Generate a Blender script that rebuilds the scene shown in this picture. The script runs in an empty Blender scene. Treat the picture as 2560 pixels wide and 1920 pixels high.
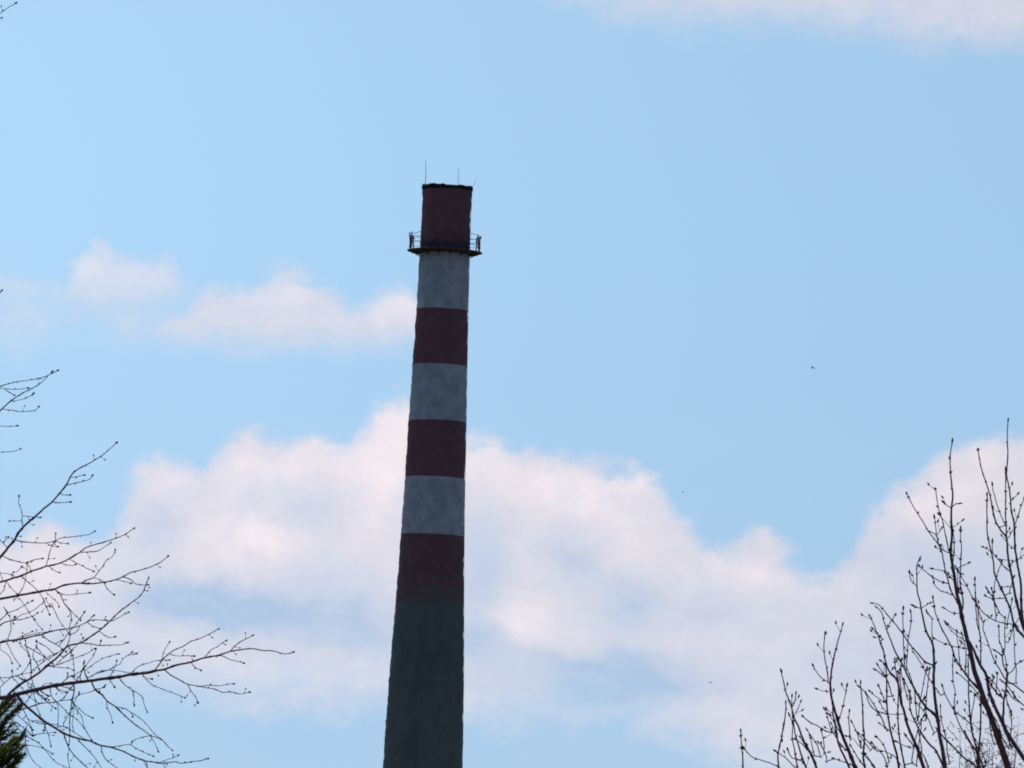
import bpy, math, random
from mathutils import Vector, Matrix, noise
R_ = math.radians
scene = bpy.context.scene
col = scene.collection

# ------------------------------------------------------------------ camera
HFOV = R_(6.5); PITCH = R_(4.96); ROLL = R_(2.41)
W, H = 2560.0, 1920.0
CAM = Vector((0, 0, 1.6))
fwd = Vector((0, math.cos(PITCH), math.sin(PITCH)))
r0 = Vector((1, 0, 0)); u0 = r0.cross(fwd)
RT = r0 * math.cos(ROLL) + u0 * math.sin(ROLL)
UP = u0 * math.cos(ROLL) - r0 * math.sin(ROLL)
TH = math.tan(HFOV / 2)
cd = bpy.data.cameras.new('camera'); cam = bpy.data.objects.new('camera', cd); col.objects.link(cam)
cd.sensor_width = 36; cd.lens = 18 / TH; cd.clip_start = 0.5; cd.clip_end = 20000
cam.matrix_world = Matrix(((RT.x, UP.x, -fwd.x, CAM.x), (RT.y, UP.y, -fwd.y, CAM.y), (RT.z, UP.z, -fwd.z, CAM.z), (0, 0, 0, 1)))
scene.camera = cam
scene.cycles.filter_width = 1.9        # the photograph is a soft, long zoom

def ray(x, y):
    return fwd + RT * ((x - W/2) / (W/2) * TH) + UP * ((H/2 - y) / (W/2) * TH)
def at(x, y, d):                       # photo point (2560 x 1920) at depth d metres
    return CAM + ray(x, y) * d
def azel(x, y):                        # photo point -> azimuth, elevation in degrees
    v = ray(x, y).normalized()
    return math.degrees(math.atan2(v.x, v.y)), math.degrees(math.asin(v.z))
def proj(p):
    q = p - CAM; d = q.dot(fwd)
    return W/2 + q.dot(RT)/d/TH*W/2, H/2 - q.dot(UP)/d/TH*W/2

# ------------------------------------------------------------------ light and sky
SUN_EL, SUN_AZ = 48.0, -14.0           # sun ahead of the camera, a little to the left
scene.view_settings.view_transform = 'Standard'; scene.view_settings.look = 'None'
scene.view_settings.gamma = 1; scene.view_settings.use_curve_mapping = False
scene.view_settings.exposure = 0.0
sl = bpy.data.lights.new('sun', 'SUN'); sl.energy = 3.0; sl.angle = R_(0.5); sl.color = (1, .95, .88)
so = bpy.data.objects.new('sun', sl); col.objects.link(so)
sdir = Vector((math.sin(R_(SUN_AZ))*math.cos(R_(SUN_EL)), math.cos(R_(SUN_AZ))*math.cos(R_(SUN_EL)), math.sin(R_(SUN_EL))))
so.rotation_euler = sdir.to_track_quat('Z', 'Y').to_euler()

world = bpy.data.worlds.new('World'); scene.world = world; world.use_nodes = True
wn = world.node_tree.nodes; wl = world.node_tree.links; wn.clear()
class NT:                              # tiny node-expression helper
    def __init__(s, nodes, links): s.n, s.l = nodes, links
    def put(s, sock, v):
        if isinstance(v, bpy.types.NodeSocket): s.l.new(v, sock)
        else: sock.default_value = v
    def m(s, op, a, b=0.0, c=0.0, clamp=False):
        n = s.n.new('ShaderNodeMath'); n.operation = op; n.use_clamp = clamp
        s.put(n.inputs[0], a); s.put(n.inputs[1], b); s.put(n.inputs[2], c); return n.outputs[0]
    def v(s, op, a, b=(0, 0, 0)):
        n = s.n.new('ShaderNodeVectorMath'); n.operation = op
        s.put(n.inputs[0], a); s.put(n.inputs[1], b)
        return n.outputs['Value'] if op == 'DOT_PRODUCT' else n.outputs[0]
    def xyz(s, x, y, z=0.0):
        n = s.n.new('ShaderNodeCombineXYZ'); s.put(n.inputs[0], x); s.put(n.inputs[1], y); s.put(n.inputs[2], z); return n.outputs[0]
    def noise(s, vec, scale, detail=5, rough=.55, color=False):
        n = s.n.new('ShaderNodeTexNoise'); s.l.new(vec, n.inputs['Vector'])
        n.inputs['Scale'].default_value = scale; n.inputs['Detail'].default_value = detail; n.inputs['Roughness'].default_value = rough
        return n.outputs['Color'] if color else n.outputs[0]
    def smooth(s, x, a, b):
        n = s.n.new('ShaderNodeMapRange'); n.interpolation_type = 'SMOOTHSTEP'
        s.put(n.inputs[0], x); s.put(n.inputs[1], a); s.put(n.inputs[2], b); return n.outputs[0]
    def mix(s, f, a, b, mode='MIX'):
        n = s.n.new('ShaderNodeMix'); n.data_type = 'RGBA'; n.blend_type = mode
        s.put(n.inputs[0], f); s.put(n.inputs[6], a); s.put(n.inputs[7], b); return n.outputs[2]
    def curve(s, x, pts):              # pts: (x,y), both in 0..1
        n = s.n.new('ShaderNodeFloatCurve'); c = n.mapping.curves[0]
        pts = sorted(pts)
        while len(c.points) < len(pts): c.points.new(.5, .5)
        for p, q in zip(c.points, pts): p.location = q; p.handle_type = 'AUTO'
        n.mapping.update(); s.put(n.inputs['Value'], x); return n.outputs[0]
g = NT(wn, wl)
sky = wn.new('ShaderNodeTexSky'); sky.sky_type = 'NISHITA'; sky.sun_disc = False
sky.sun_elevation = R_(SUN_EL); sky.sun_rotation = R_(SUN_AZ)
sky.air_density = 1.0; sky.dust_density = 0.6; sky.ozone_density = 1.0; sky.altitude = 200
SKY_TINT = (.965, 1.165, 1.12, 1)
tc = wn.new('ShaderNodeTexCoord').outputs['Generated']
sep = wn.new('ShaderNodeSeparateXYZ'); wl.new(tc, sep.inputs[0])
az = g.m('MULTIPLY', g.m('ARCTAN2', sep.outputs[0], sep.outputs[1]), 57.29578)
el = g.m('MULTIPLY', g.m('ARCSINE', sep.outputs[2], clamp=False), 57.29578)
lift = g.m('MULTIPLY_ADD', g.m('MAXIMUM', sep.outputs[2], 0.0), .72, .28)   # hazy spring air: the sky stays pale blue down to the horizon
wl.new(g.xyz(sep.outputs[0], sep.outputs[1], lift), sky.inputs[0])
base = g.mix(1.0, sky.outputs[0], SKY_TINT, 'MULTIPLY')

P0 = g.xyz(az, el)
def wrp(scale, amt, off):
    n = g.noise(g.v('ADD', P0, off), scale, 4, .6, True)
    return g.v('MULTIPLY', g.v('SUBTRACT', n, (.5, .5, .5)), (amt, amt, 0))
P = g.v('ADD', g.v('ADD', P0, wrp(1.6, .26, (3, 7, 0))), wrp(6.0, .16, (13, 2, 0)))
edge = g.m('SUBTRACT', g.noise(g.v('MULTIPLY', P0, (1, 1.35, 1)), 3.4, 9, .66), .5)   # ragged, wispy outlines
sp = wn.new('ShaderNodeSeparateXYZ'); wl.new(P, sp.inputs[0]); U, V = sp.outputs[0], sp.outputs[1]
A0, A1, E0, E1 = -5.0, 5.0, 0.0, 10.0
def norm(p):
    a, e = azel(*[c * 2560/2212 for c in p]); return ((a-A0)/(A1-A0), (e-E0)/(E1-E0))
def contour(pts, du=0.0):              # elevation (degrees) as a function of azimuth
    x = g.m('MULTIPLY', g.m('SUBTRACT', U, A0-du), 1/(A1-A0), clamp=True)
    return g.m('MULTIPLY_ADD', g.curve(x, [norm(p) for p in pts]), E1-E0, E0)
def below3(pts, soft, du):             # the same, also soft sideways
    a = g.m('ADD', below(pts, soft, -du), below(pts, soft, du))
    return g.m('MULTIPLY', g.m('MULTIPLY_ADD', below(pts, soft), 1.2, a), 1/3.2)
def below(pts, soft, du=0.0):          # 1 under the contour
    c = contour(pts, du); d = g.m('MULTIPLY_ADD', edge, soft*3.4, g.m('SUBTRACT', c, V)); return g.smooth(d, -soft*.8, soft*1.2)
def above(pts, soft):
    c = contour(pts); d = g.m('MULTIPLY_ADD', edge, soft*1.6, g.m('SUBTRACT', V, c)); return g.smooth(d, -soft, soft)
def blob(x, y, rx, ry, tilt=0.0):      # soft lobe: photo centre and radii in 2212-wide units
    a, e = azel(x*2560/2212, y*2560/2212); k = 6.5/2212
    d = g.v('SUBTRACT', P, (a, e, 0))
    q = g.v('MULTIPLY', d, (1/(rx*k), 1/(ry*k), 0))
    return g.m('EXPONENT', g.m('MULTIPLY', g.v('DOT_PRODUCT', q, q), -1.0))
def total(L):
    o = None
    for amp, args in L:
        t = g.m('MULTIPLY', blob(*args), amp); o = t if o is None else g.m('ADD', o, t)
    return o
# big cumulus bank
D_TOP = [(-300, 1190), (-100, 1165), (30, 1155), (120, 1120), (200, 1175), (262, 1120), (270, 1030), (320, 985), (390, 978), (440, 1012),
         (480, 960), (545, 915), (610, 948), (690, 930), (760, 948), (800, 882), (850, 850), (905, 868), (950, 925),
         (1010, 945), (1080, 958), (1150, 975), (1270, 985), (1340, 1008), (1425, 1030), (1455, 1100), (1500, 1150),
         (1545, 1195), (1600, 1180), (1650, 1160), (1705, 1198), (1765, 1248), (1820, 1238), (1855, 1130), (1900, 1085),
         (1960, 1028), (2050, 985), (2130, 948), (2212, 950), (2400, 930)]
D_BOT = [(-300, 1500), (150, 1480), (450, 1480), (800, 1520), (1200, 1530), (1420, 1560), (1550, 1640), (1700, 1680), (2000, 1700), (2400, 1740)]
covD = g.m('MULTIPLY', below3(D_TOP, .10, .045), above(D_BOT, .35))
covD = g.m('MULTIPLY', covD, .95)
sh = total([(1.1, (600, 1312, 235, 58)), (.8, (400, 1290, 130, 50)), (.7, (770, 1390, 120, 50)), (.45, (330, 1130, 60, 60)), (.75, (1035, 1255, 55, 105)), (.45, (1237, 1209, 70, 60)),
            (.5, (1368, 1291, 65, 60)), (.7, (1031, 1380, 70, 40)), (.75, (1300, 1425, 180, 30)), (1.1, (1330, 1480, 200, 48)), (.3, (1500, 1330, 160, 50)), (.5, (700, 1590, 300, 70)),
            (.35, (2000, 1200, 200, 60)), (.3, (250, 1480, 250, 60)), (.5, (2150, 1450, 220, 220)), (.25, (1850, 1420, 200, 90)), (.35, (680, 1110, 80, 60)), (.3, (130, 1380, 140, 50))])
hi = total([(1.0, (1037, 992, 80, 50)), (1.0, (1237, 1062, 130, 48)), (.9, (581, 1012, 100, 48)), (1.0, (556, 1153, 100, 58)), (.9, (818, 1030, 90, 110)), (1.0, (850, 915, 62, 55)),
            (.8, (1405, 1040, 45, 32)), (.6, (1112, 1345, 95, 48)), (.7, (1674, 1255, 90, 32)), (.5, (1560, 1225, 60, 30)), (.6, (2000, 1090, 120, 60)), (.4, (120, 1250, 150, 60)), (.6, (370, 1020, 55, 40)),
            (.6, (205, 565, 55, 35)), (.6, (325, 590, 55, 28)), (.7, (610, 625, 90, 38)), (.8, (850, 660, 90, 36)), (.5, (2000, 30, 300, 40)), (.4, (700, 965, 90, 35)), (.5, (2130, 1000, 80, 50)), (.35, (1350, 1150, 100, 60))])
# small clouds
covB = g.m('MULTIPLY', below([(-300, 600), (0, 605), (120, 610), (150, 580), (180, 542), (215, 526), (260, 545), (320, 556), (370, 575), (400, 612), (700, 760)], .10),
           above([(-300, 640), (0, 650), (150, 650), (350, 650), (450, 610), (800, 600)], .22))
covC = g.m('MULTIPLY', below([(-300, 760), (250, 745), (380, 665), (440, 635), (540, 610), (620, 578), (680, 600), (755, 642), (840, 618), (900, 628), (940, 680), (1010, 790), (1300, 820)], .10),
           above([(200, 700), (380, 725), (600, 745), (850, 735), (1000, 720)], .16))
covA = g.m('MULTIPLY', above([(900, -120), (1200, -30), (1380, 22), (1700, 40), (1950, 62), (2212, 88), (2400, 110)], .22), .8)
low = total([(.75, (650, 1490, 190, 45)), (.45, (500, 1530, 160, 40)), (.8, (1190, 1490, 110, 50)), (.6, (1650, 1560, 200, 50)),
             (.5, (200, 685, 270, 50)), (.35, (0, 700, 60, 120)), (.5, (40, 612, 150, 22)), (.3, (560, 745, 250, 30))])
fine = g.noise(P, 2.2, 5, .6)
lowc = g.m('MULTIPLY', low, g.smooth(fine, .2, .7))
veil = g.smooth(V, 6.2, 2.0)            # thin haze veil low down
cov = g.m('MAXIMUM', covD, g.m('MULTIPLY', covB, .66))
cov = g.m('MAXIMUM', cov, g.m('MULTIPLY', veil, .16))
cov = g.m('MAXIMUM', cov, g.m('MULTIPLY', covC, .80))
cov = g.m('MAXIMUM', cov, covA); cov = g.m('MAXIMUM', cov, lowc)
# outside the picture the same kind of clouds go on all round
gen = g.noise(g.xyz(g.m('MULTIPLY', U, .10), g.m('MULTIPLY', V, .22)), 2.0, 6, .55)
genc = g.m('MULTIPLY', g.smooth(gen, .52, .66), .8)
win = g.m('MULTIPLY', g.smooth(g.m('ABSOLUTE', U), 4.6, 3.6), g.smooth(g.m('ABSOLUTE', g.m('SUBTRACT', V, 4.96)), 4.4, 3.0))
cov = g.m('ADD', g.m('MULTIPLY', cov, win), g.m('MULTIPLY', genc, g.m('SUBTRACT', 1.0, win)), clamp=True)
cov = g.m('MULTIPLY', cov, g.m('MULTIPLY_ADD', g.smooth(fine, .25, .6), .14, .86))
bw = wn.new('ShaderNodeRGBToBW'); wl.new(base, bw.inputs[0])
REFLUM = 5.8
lum = g.m('MULTIPLY', bw.outputs[0], 1/REFLUM)
def scaled(c):
    return g.v('SCALE', c) if False else g.v('MULTIPLY', g.xyz(lum, lum, lum), c)
S = 10.0                                # colours below are radiance / background strength
c_mid = (.735*S, .715*S, .795*S); c_hi = (.925*S, .825*S, .875*S); c_sh = (.445*S, .57*S, .765*S)
relief = g.noise(g.v('MULTIPLY', P, (1, 1.5, 1)), 4.2, 7, .62)
hi_f = g.m('MULTIPLY', hi, g.m('MULTIPLY_ADD', fine, 2.4, -.2), clamp=True)
sh_f = g.m('MULTIPLY', sh, g.m('MULTIPLY_ADD', g.noise(P, 1.5, 5, .55), 2.2, -.1), clamp=True)
cc = g.mix(hi_f, scaled(c_mid), scaled(c_hi)); cc = g.mix(sh_f, cc, scaled(c_sh))
glow = g.m('MULTIPLY_ADD', blob(-200, 250, 1500, 1300), .115, g.m('MULTIPLY_ADD', veil, -.07, 1.01))   # the sky brightens towards the sun, up on the left
rel = g.m('MULTIPLY_ADD', g.smooth(relief, .25, .75), .065, .97)
cc = g.v('MULTIPLY', cc, g.xyz(rel, rel, g.m('MULTIPLY_ADD', rel, .6, .4)))
final = g.mix(cov, g.v('MULTIPLY', base, g.xyz(glow, glow, glow)), cc)
bg = wn.new('ShaderNodeBackground'); wl.new(final, bg.inputs[0]); bg.inputs[1].default_value = 0.1
wo = wn.new('ShaderNodeOutputWorld'); wl.new(bg.outputs[0], wo.inputs[0])

# ------------------------------------------------------------------ helpers
def tag(o, label=None, cat=None, group=None, kind=None):
    for k, v in (('label', label), ('category', cat), ('group', group), ('kind', kind)):
        if v: o[k] = v
    return o
def empty(name, loc):
    o = bpy.data.objects.new(name, None); o.location = loc; o.empty_display_size = .3; col.objects.link(o); return o
class MB:
    def __init__(s): s.v = []; s.f = []
    def tube(s, pts, rad, n=6, cap=True):
        m = len(pts); b = len(s.v); prev = None
        for i, p in enumerate(pts):
            t = (pts[min(i+1, m-1)] - pts[max(i-1, 0)])
            if t.length < 1e-9: t = Vector((0, 0, 1))
            t.normalize()
            if prev is None:
                a = t.orthogonal().normalized()
            else:
                a = prev - t * prev.dot(t)
                a = a.normalized() if a.length > 1e-6 else t.orthogonal().normalized()
            prev = a; c = t.cross(a)
            for k in range(n):
                th = 2*math.pi*k/n; s.v.append(p + (a*math.cos(th) + c*math.sin(th)) * rad[i])
        for i in range(m-1):
            for k in range(n):
                k2 = (k+1) % n; s.f.append((b+i*n+k, b+i*n+k2, b+(i+1)*n+k2, b+(i+1)*n+k))
        if cap:
            s.f.append(tuple(b+k for k in reversed(range(n)))); s.f.append(tuple(b+(m-1)*n+k for k in range(n)))
    def bud(s, p, d, L, r, n=5):       # plump pointed bud
        d = d.normalized(); s.tube([p, p+d*L*.3, p+d*L*.65, p+d*L], [r*.55, r, r*.75, r*.12], n)
    def box(s, c, ax, ay, az_):        # centre and three half-axis vectors
        b = len(s.v)
        for i in (-1, 1):
            for j in (-1, 1):
                for k in (-1, 1): s.v.append(c + ax*i + ay*j + az_*k)
        for f in ((0,1,3,2), (4,6,7,5), (0,4,5,1), (2,3,7,6), (0,2,6,4), (1,5,7,3)): s.f.append(tuple(b+i for i in f))
    def build(s, name, mat, parent=None, origin=None, smooth=True):
        me = bpy.data.meshes.new(name); o0 = origin or Vector((0, 0, 0))
        me.from_pydata([tuple(v - o0) for v in s.v], [], s.f); me.update()
        if smooth: me.shade_smooth()
        if mat: me.materials.append(mat)
        o = bpy.data.objects.new(name, me); col.objects.link(o)
        if parent: o.parent = parent
        return o

def material(name, c1, c2, scale=3.0, rough=.9, bump=.3, detail=6, stretch=(1, 1, 1), spec=.2, extra=None):
    m = bpy.data.materials.new(name); m.use_nodes = True; n = m.node_tree.nodes; l = m.node_tree.links
    b = n['Principled BSDF']; b.inputs['Roughness'].default_value = rough; b.inputs['Specular IOR Level'].default_value = spec
    k = NT(n, l); co = n.new('ShaderNodeTexCoord').outputs['Object']
    co2 = k.v('MULTIPLY', co, stretch)
    f = k.noise(co2, scale, detail, .62)
    c = k.mix(k.smooth(f, .3, .7), c1 + (1,), c2 + (1,))
    if extra: c = extra(k, co, c)
    l.new(c, b.inputs['Base Color'])
    if bump:
        bp = n.new('ShaderNodeBump'); bp.inputs['Strength'].default_value = bump; bp.inputs['Distance'].default_value = .02
        l.new(f, bp.inputs['Height']); l.new(bp.outputs[0], b.inputs['Normal'])
    return m

# ------------------------------------------------------------------ ground
m_grass = material('grass_soil', (.035, .05, .018), (.07, .075, .035), .25, .95, .2)
gb = MB(); N = 48; SZ = 9000.0
import itertools
for j in range(N+1):
    for i in range(N+1):
        a = (i/N*2-1); b_ = (j/N*2-1)
        x = math.copysign(abs(a)**2.5, a)*SZ; y = math.copysign(abs(b_)**2.5, b_)*SZ
        gb.v.append(Vector((x, y, -.05*abs(noise.noise(Vector((x*.01, y*.01, 0)))))))
for j in range(N):
    for i in range(N): q = j*(N+1)+i; gb.f.append((q, q+1, q+N+2, q+N+1))
ground = gb.build('ground', m_grass); tag(ground, kind='structure')

# ------------------------------------------------------------------ chimney
CD = 819.0                              # distance to the stack
K = 2560/2212
ptop = at(966.5*K, 404*K, CD)
CX, CY = ptop.x, ptop.y
def z_at(yy):                           # height on the axis seen at photo row yy (2212 scale)
    lo, hi_ = 0, 150
    for _ in range(50):
        m = (lo+hi_)/2
        if proj(Vector((CX, CY, m)))[1] > yy*K: lo = m
        else: hi_ = m
    return (lo+hi_)/2
MPP = 2*CD*TH/2212                      # metres per 2212-scale pixel at the stack
prof = [(404, 53.2), (470, 52.6), (541, 53.5), (600, 54.4), (663, 55.6), (724, 57.0), (785, 58.5), (845, 60.0), (905, 61.6), (967, 63.2),
        (1028, 64.2), (1090, 66.0), (1150, 67.8), (1220, 70.2), (1300, 73.2), (1400, 77.4), (1480, 80.4), (1580, 83.2), (1659, 85.2)]
PR = [(z_at(y), hw*MPP) for y, hw in prof]
PR.append((PR[-1][0]*.5, PR[-1][1]*1.16)); PR.append((0.0, PR[-1][1]*1.2)); PR.sort()
def rad(z):
    for (a, ra), (b, rb) in zip(PR, PR[1:]):
        if z <= b: t = max(0, (z-a)/(b-a)); return ra+(rb-ra)*t
    return PR[-1][1]
def lathe(z0, z1, cap_top=False, step=.26, nseg=72, inner=None):
    mb = MB(); n = max(2, int((z1-z0)/step))
    for i in range(n+1):
        z = z0+(z1-z0)*i/n; r = rad(z)
        for k in range(nseg):
            th = 2*math.pi*k/nseg; c, s_ = math.cos(th), math.sin(th)
            w = noise.noise(Vector((c*2.2, s_*2.2, z*.9)))*.055 + noise.noise(Vector((c*5, s_*5, z*2.2)))*.055
            lift = .025*max(0, noise.noise(Vector((z*1.9, 3, 7))))*2
            rr = r + w + lift
            mb.v.append(Vector((c*rr, s_*rr, z)))
    for i in range(n):
        for k in range(nseg):
            k2 = (k+1) % nseg; mb.f.append((i*nseg+k, i*nseg+k2, (i+1)*nseg+k2, (i+1)*nseg+k))
    return mb
def grime(k, co, c):
    a = k.noise(k.v('MULTIPLY', co, (1.0, 1.0, .8)), 1.3, 7, .70)
    c = k.mix(k.m('MULTIPLY', k.smooth(a, .42, .72), .24), c, (.05, .05, .055, 1))
    b = k.noise(co, 6.0, 3, .7)
    return k.mix(k.m('MULTIPLY', k.smooth(b, .62, .7), .35), c, (.03, .03, .035, 1))
m_white = material('weathered_white_paint', (.42, .385, .43), (.58, .52, .555), .8, .85, .6, 8, (1, 1, .85), .2, grime)
m_red = material('weathered_red_paint', (.19, .080, .098), (.25, .094, .112), .8, .85, .6, 8, (1, 1, .85), .2, grime)
m_conc = material('sooty_concrete', (.138, .128, .13), (.186, .17, .168), .5, .9, .6, 8, (1, 1, .35), .2, grime)
zr0, zr1 = z_at(1325), z_at(1152)
def worn_lower(k, co, c):
    s_ = k.n.new('ShaderNodeSeparateXYZ'); k.l.new(co, s_.inputs[0])
    z = k.m('ADD', s_.outputs[2], k.m('MULTIPLY', k.m('SUBTRACT', k.noise(co, 1.1, 8, .68), .5), 6.5))
    f = k.smooth(z, zr0 + 3.0, zr0 + .2)
    return grime(k, co, k.mix(f, c, (.158, .146, .146, 1)))
m_redlow = material('fading_red_paint', (.19, .080, .098), (.25, .094, .112), .8, .85, .6, 8, (1, 1, .85), .2, worn_lower)
zg = z_at(541)
def dark_foot(k, co, c):              # dark bluish fade across the foot of the top band behind the railing
    s_ = k.n.new('ShaderNodeSeparateXYZ'); k.l.new(co, s_.inputs[0])
    z = k.m('ADD', s_.outputs[2], k.m('MULTIPLY', k.m('SUBTRACT', k.noise(co, 1.6, 5, .6), .5), 1.1))
    f = k.m('MULTIPLY', k.smooth(z, zg + 1.15, zg + .25), .75)
    return grime(k, co, k.mix(f, c, (.035, .04, .06, 1)))
m_redtop = material('dark_footed_red_paint', (.19, .080, .098), (.25, .094, .112), .8, .85, .6, 8, (1, 1, .85), .2, dark_foot)
m_soot = material('sooty_rim', (.012, .012, .016), (.03, .03, .036), 2, .95, .5)
m_steel = material('dark_rusty_steel', (.085, .048, .058), (.14, .07, .08), 5, .8, .2)
chim = empty('chimney', (CX, CY, 0))
tag(chim, 'tall round factory chimney painted in red and white bands above sooty grey concrete', 'chimney')
zs = [z_at(v) for v in (404, 541, 670, 790, 911, 1033, 1157, 1325)]
names = ['red_band', 'white_band', 'red_band', 'white_band', 'red_band', 'white_band', 'red_band']
labs = ['dark red topmost band between rim and gallery', None, None, None, None, None, 'lowest dark red band fading into bare concrete']
for i, nm in enumerate(names):
    mt = m_white if nm == 'white_band' else (m_redlow if i == 6 else m_redtop if i == 0 else m_red)
    o = lathe(zs[i+1], zs[i]).build(nm, mt, chim)
    if labs[i]: o['label'] = labs[i]
lathe(0, zs[7]).build('shaft', m_conc, chim)
# broken sooty rim with a bore
rt = zs[0]; rm = MB(); ns = 96; rr = rad(rt)
def rim_h(th):
    return .34 + .10*noise.noise(Vector((math.cos(th)*2.6, math.sin(th)*2.6, 4))) + .09*noise.noise(Vector((math.cos(th)*9, math.sin(th)*9, 1)))
for ring, (dr, top) in enumerate(((0, 0), (.07, .02), (.10, .12), (.08, 1), (-.40, 1), (-.42, 0), (-.45, -6))):
    for k in range(ns):
        th = 2*math.pi*k/ns; j = noise.noise(Vector((math.cos(th)*6, math.sin(th)*6, ring)))*.06
        h = rim_h(th) if top == 1 else top
        if top == 1: h -= .17*math.exp(-((th-math.radians(279))/.20)**2)   # chipped notch facing the viewer
        rm.v.append(Vector((math.cos(th)*(rr+dr+j*(ring > 0)), math.sin(th)*(rr+dr+j*(ring > 0)), rt-.30+h)))
for i in range(6):
    for k in range(ns): k2 = (k+1) % ns; rm.f.append((i*ns+k, i*ns+k2, (i+1)*ns+k2, (i+1)*ns+k))
rm.build('rim', m_soot, chim)
# gallery
zp = zs[1]; Ro = 81*MPP; ri = rad(zp)
gal = MB(); ns = 64
for (r_, z_) in ((ri-.05, -.36), (Ro, -.17), (Ro, -.07), (ri-.05, .12)):
    for k in range(ns):
        th = 2*math.pi*k/ns; gal.v.append(Vector((math.cos(th)*r_, math.sin(th)*r_, zp+z_+.02*math.sin(th*3))))
for i in range(4):
    for k in range(ns): k2 = (k+1) % ns; gal.f.append((i*ns+k, i*ns+k2, ((i+1) % 4)*ns+k2, ((i+1) % 4)*ns+k))
gal.build('gallery_deck', m_steel, chim, smooth=False)
rng = random.Random(4)
NB = 14
for k in range(NB):
    th = 2*math.pi*(k+.0)/NB; c = Vector((math.cos(th), math.sin(th), 0)); t = Vector((-c.y, c.x, 0))
    mb = MB(); a = c*(ri-.02); b = c*(Ro-.08)
    mb.tube([a+Vector((0, 0, zp-.40)), b+Vector((0, 0, zp-.19))], [.05, .05], 4)
    mb.tube([a+Vector((0, 0, zp-.66)), b*.90+Vector((0, 0, zp-.24))], [.04, .04], 4)
    mb.build('bracket', m_steel, chim, smooth=False)
rr_ = Ro*.93
for k in range(NB):                     # posts, some of them bent
    th = 2*math.pi*k/NB; c = Vector((math.cos(th), math.sin(th), 0)); t = Vector((-c.y, c.x, 0))
    lean = rng.uniform(-.10, .22); sl_ = rng.uniform(-.12, .12); hh = rng.uniform(1.3, 1.5)
    mb = MB(); p = c*rr_+Vector((0, 0, zp+.05))
    mb.tube([p, p+Vector((0, 0, hh*.5))+c*lean*.2, p+Vector((0, 0, hh))+c*lean+t*sl_], [.055, .05, .045], 5)
    mb.build('railing_post', m_steel, chim)
for hgt in (.45, .9, 1.32):
    mb = MB(); pts = []
    for k in range(NB*4+1):
        th = 2*math.pi*k/(NB*4); c = Vector((math.cos(th), math.sin(th), 0))
        pts.append(c*(rr_+.06*math.sin(k*1.7)*hgt)+Vector((0, 0, zp+.05+hgt+.07*math.sin(k*.9+hgt*5))))
    mb.tube(pts, [.026]*len(pts), 4, cap=False); mb.build('rail', m_steel, chim)
for a_ in (172, 8):                     # bent sheet remains on the two ends of the railing
    th = R_(a_); c = Vector((math.cos(th), math.sin(th), 0)); t = Vector((-c.y, c.x, 0))
    mb = MB()
    for q in range(6):
        z0 = zp+.25+q*.2; mb.box(c*(rr_-.02-.05*q*(.5+.5*math.sin(q*2)))+Vector((0, 0, z0)), c*rng.uniform(.07, .16), t*.25, Vector((0, 0, .05))+c*.03)
    mb.tube([c*rr_+Vector((0, 0, zp)), c*(rr_-.1)+Vector((0, 0, zp+.8)), c*(rr_+.15)+Vector((0, 0, zp+1.5))], [.06, .1, .03], 5)
    mb.build('bent_sheet', m_steel, chim, smooth=False)
# lightning rods
def rod(px, bend, tip, base_y, tip_y, r, back):
    zb = rt+.1; zt = zb+(base_y-tip_y)*MPP*1.0
    x = (px-966.5)*MPP; yy = back*math.sqrt(max(0, (rr*rr-x*x)))*.96
    mb = MB(); b = Vector((x, yy, zb-.5)); t = Vector((x+(tip-px)*MPP, yy, zt)); m_ = (b+t)/2+Vector((bend, 0, 0))
    mb.tube([b, (b+m_)/2, m_, (m_+t)/2+Vector((bend*.4, 0, 0)), t], [r, r, r*.9, r*.8, r*.6], 5)
    mb.build('lightning_rod', m_steel, chim)
rod(919, .03, 917.5, 402, 350, .028, -1); rod(986, .0, 990, 402, 352, .013, 1)
rod(994, .0, 988, 402, 368, .013, -1); rod(1016, .02, 1029, 404, 380, .016, 1)
mb = MB(); pts = []                     # down conductor on the right flank
th = R_(-6); z = rt+.1
while z > 2: pts.append(Vector((math.cos(th)*(rad(z)+.045), math.sin(th)*(rad(z)+.045), z))); z -= 1.5
mb.tube(pts, [.022]*len(pts), 4)
for p in pts: mb.box(p-Vector((.06, 0, 0)), Vector((.07, 0, 0)), Vector((0, .04, 0)), Vector((0, 0, .035)))
mb.build('down_conductor', m_steel, chim)

# ------------------------------------------------------------------ trees
m_bark = material('reddish_twig_bark', (.15, .055, .07), (.26, .12, .13), 30, .75, .3, 4)
m_bark2 = material('grey_brown_bark', (.14, .05, .06), (.26, .13, .135), 22, .8, .5, 4)
m_bud = material('dark_red_bud', (.06, .02, .025), (.11, .035, .04), 60, .6, .1, 3)
m_bud2 = material('brown_bud', (.045, .02, .018), (.09, .045, .03), 60, .6, .1, 3)
def leafy(m, amt):
    n = m.node_tree.nodes; l = m.node_tree.links; b = n['Principled BSDF']
    t = n.new('ShaderNodeBsdfTranslucent'); l.new(b.inputs['Base Color'].links[0].from_socket, t.inputs[0])
    x = n.new('ShaderNodeMixShader'); x.inputs[0].default_value = amt
    l.new(b.outputs[0], x.inputs[1]); l.new(t.outputs[0], x.inputs[2]); l.new(x.outputs[0], n['Material Output'].inputs[0])
m_dead = material('dead_leaf_brown', (.07, .035, .02), (.16, .085, .04), 25, .8, .3, 4)
m_needle = material('pine_needles', (.035, .045, .016), (.085, .09, .03), 9, .6, 0, 3)
m_needle2 = material('young_pine_needles', (.11, .13, .02), (.20, .19, .035), 9, .6, 0, 3)
m_leaf = material('young_leaves', (.09, .12, .025), (.30, .28, .045), 12, .6, 0, 3)
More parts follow.
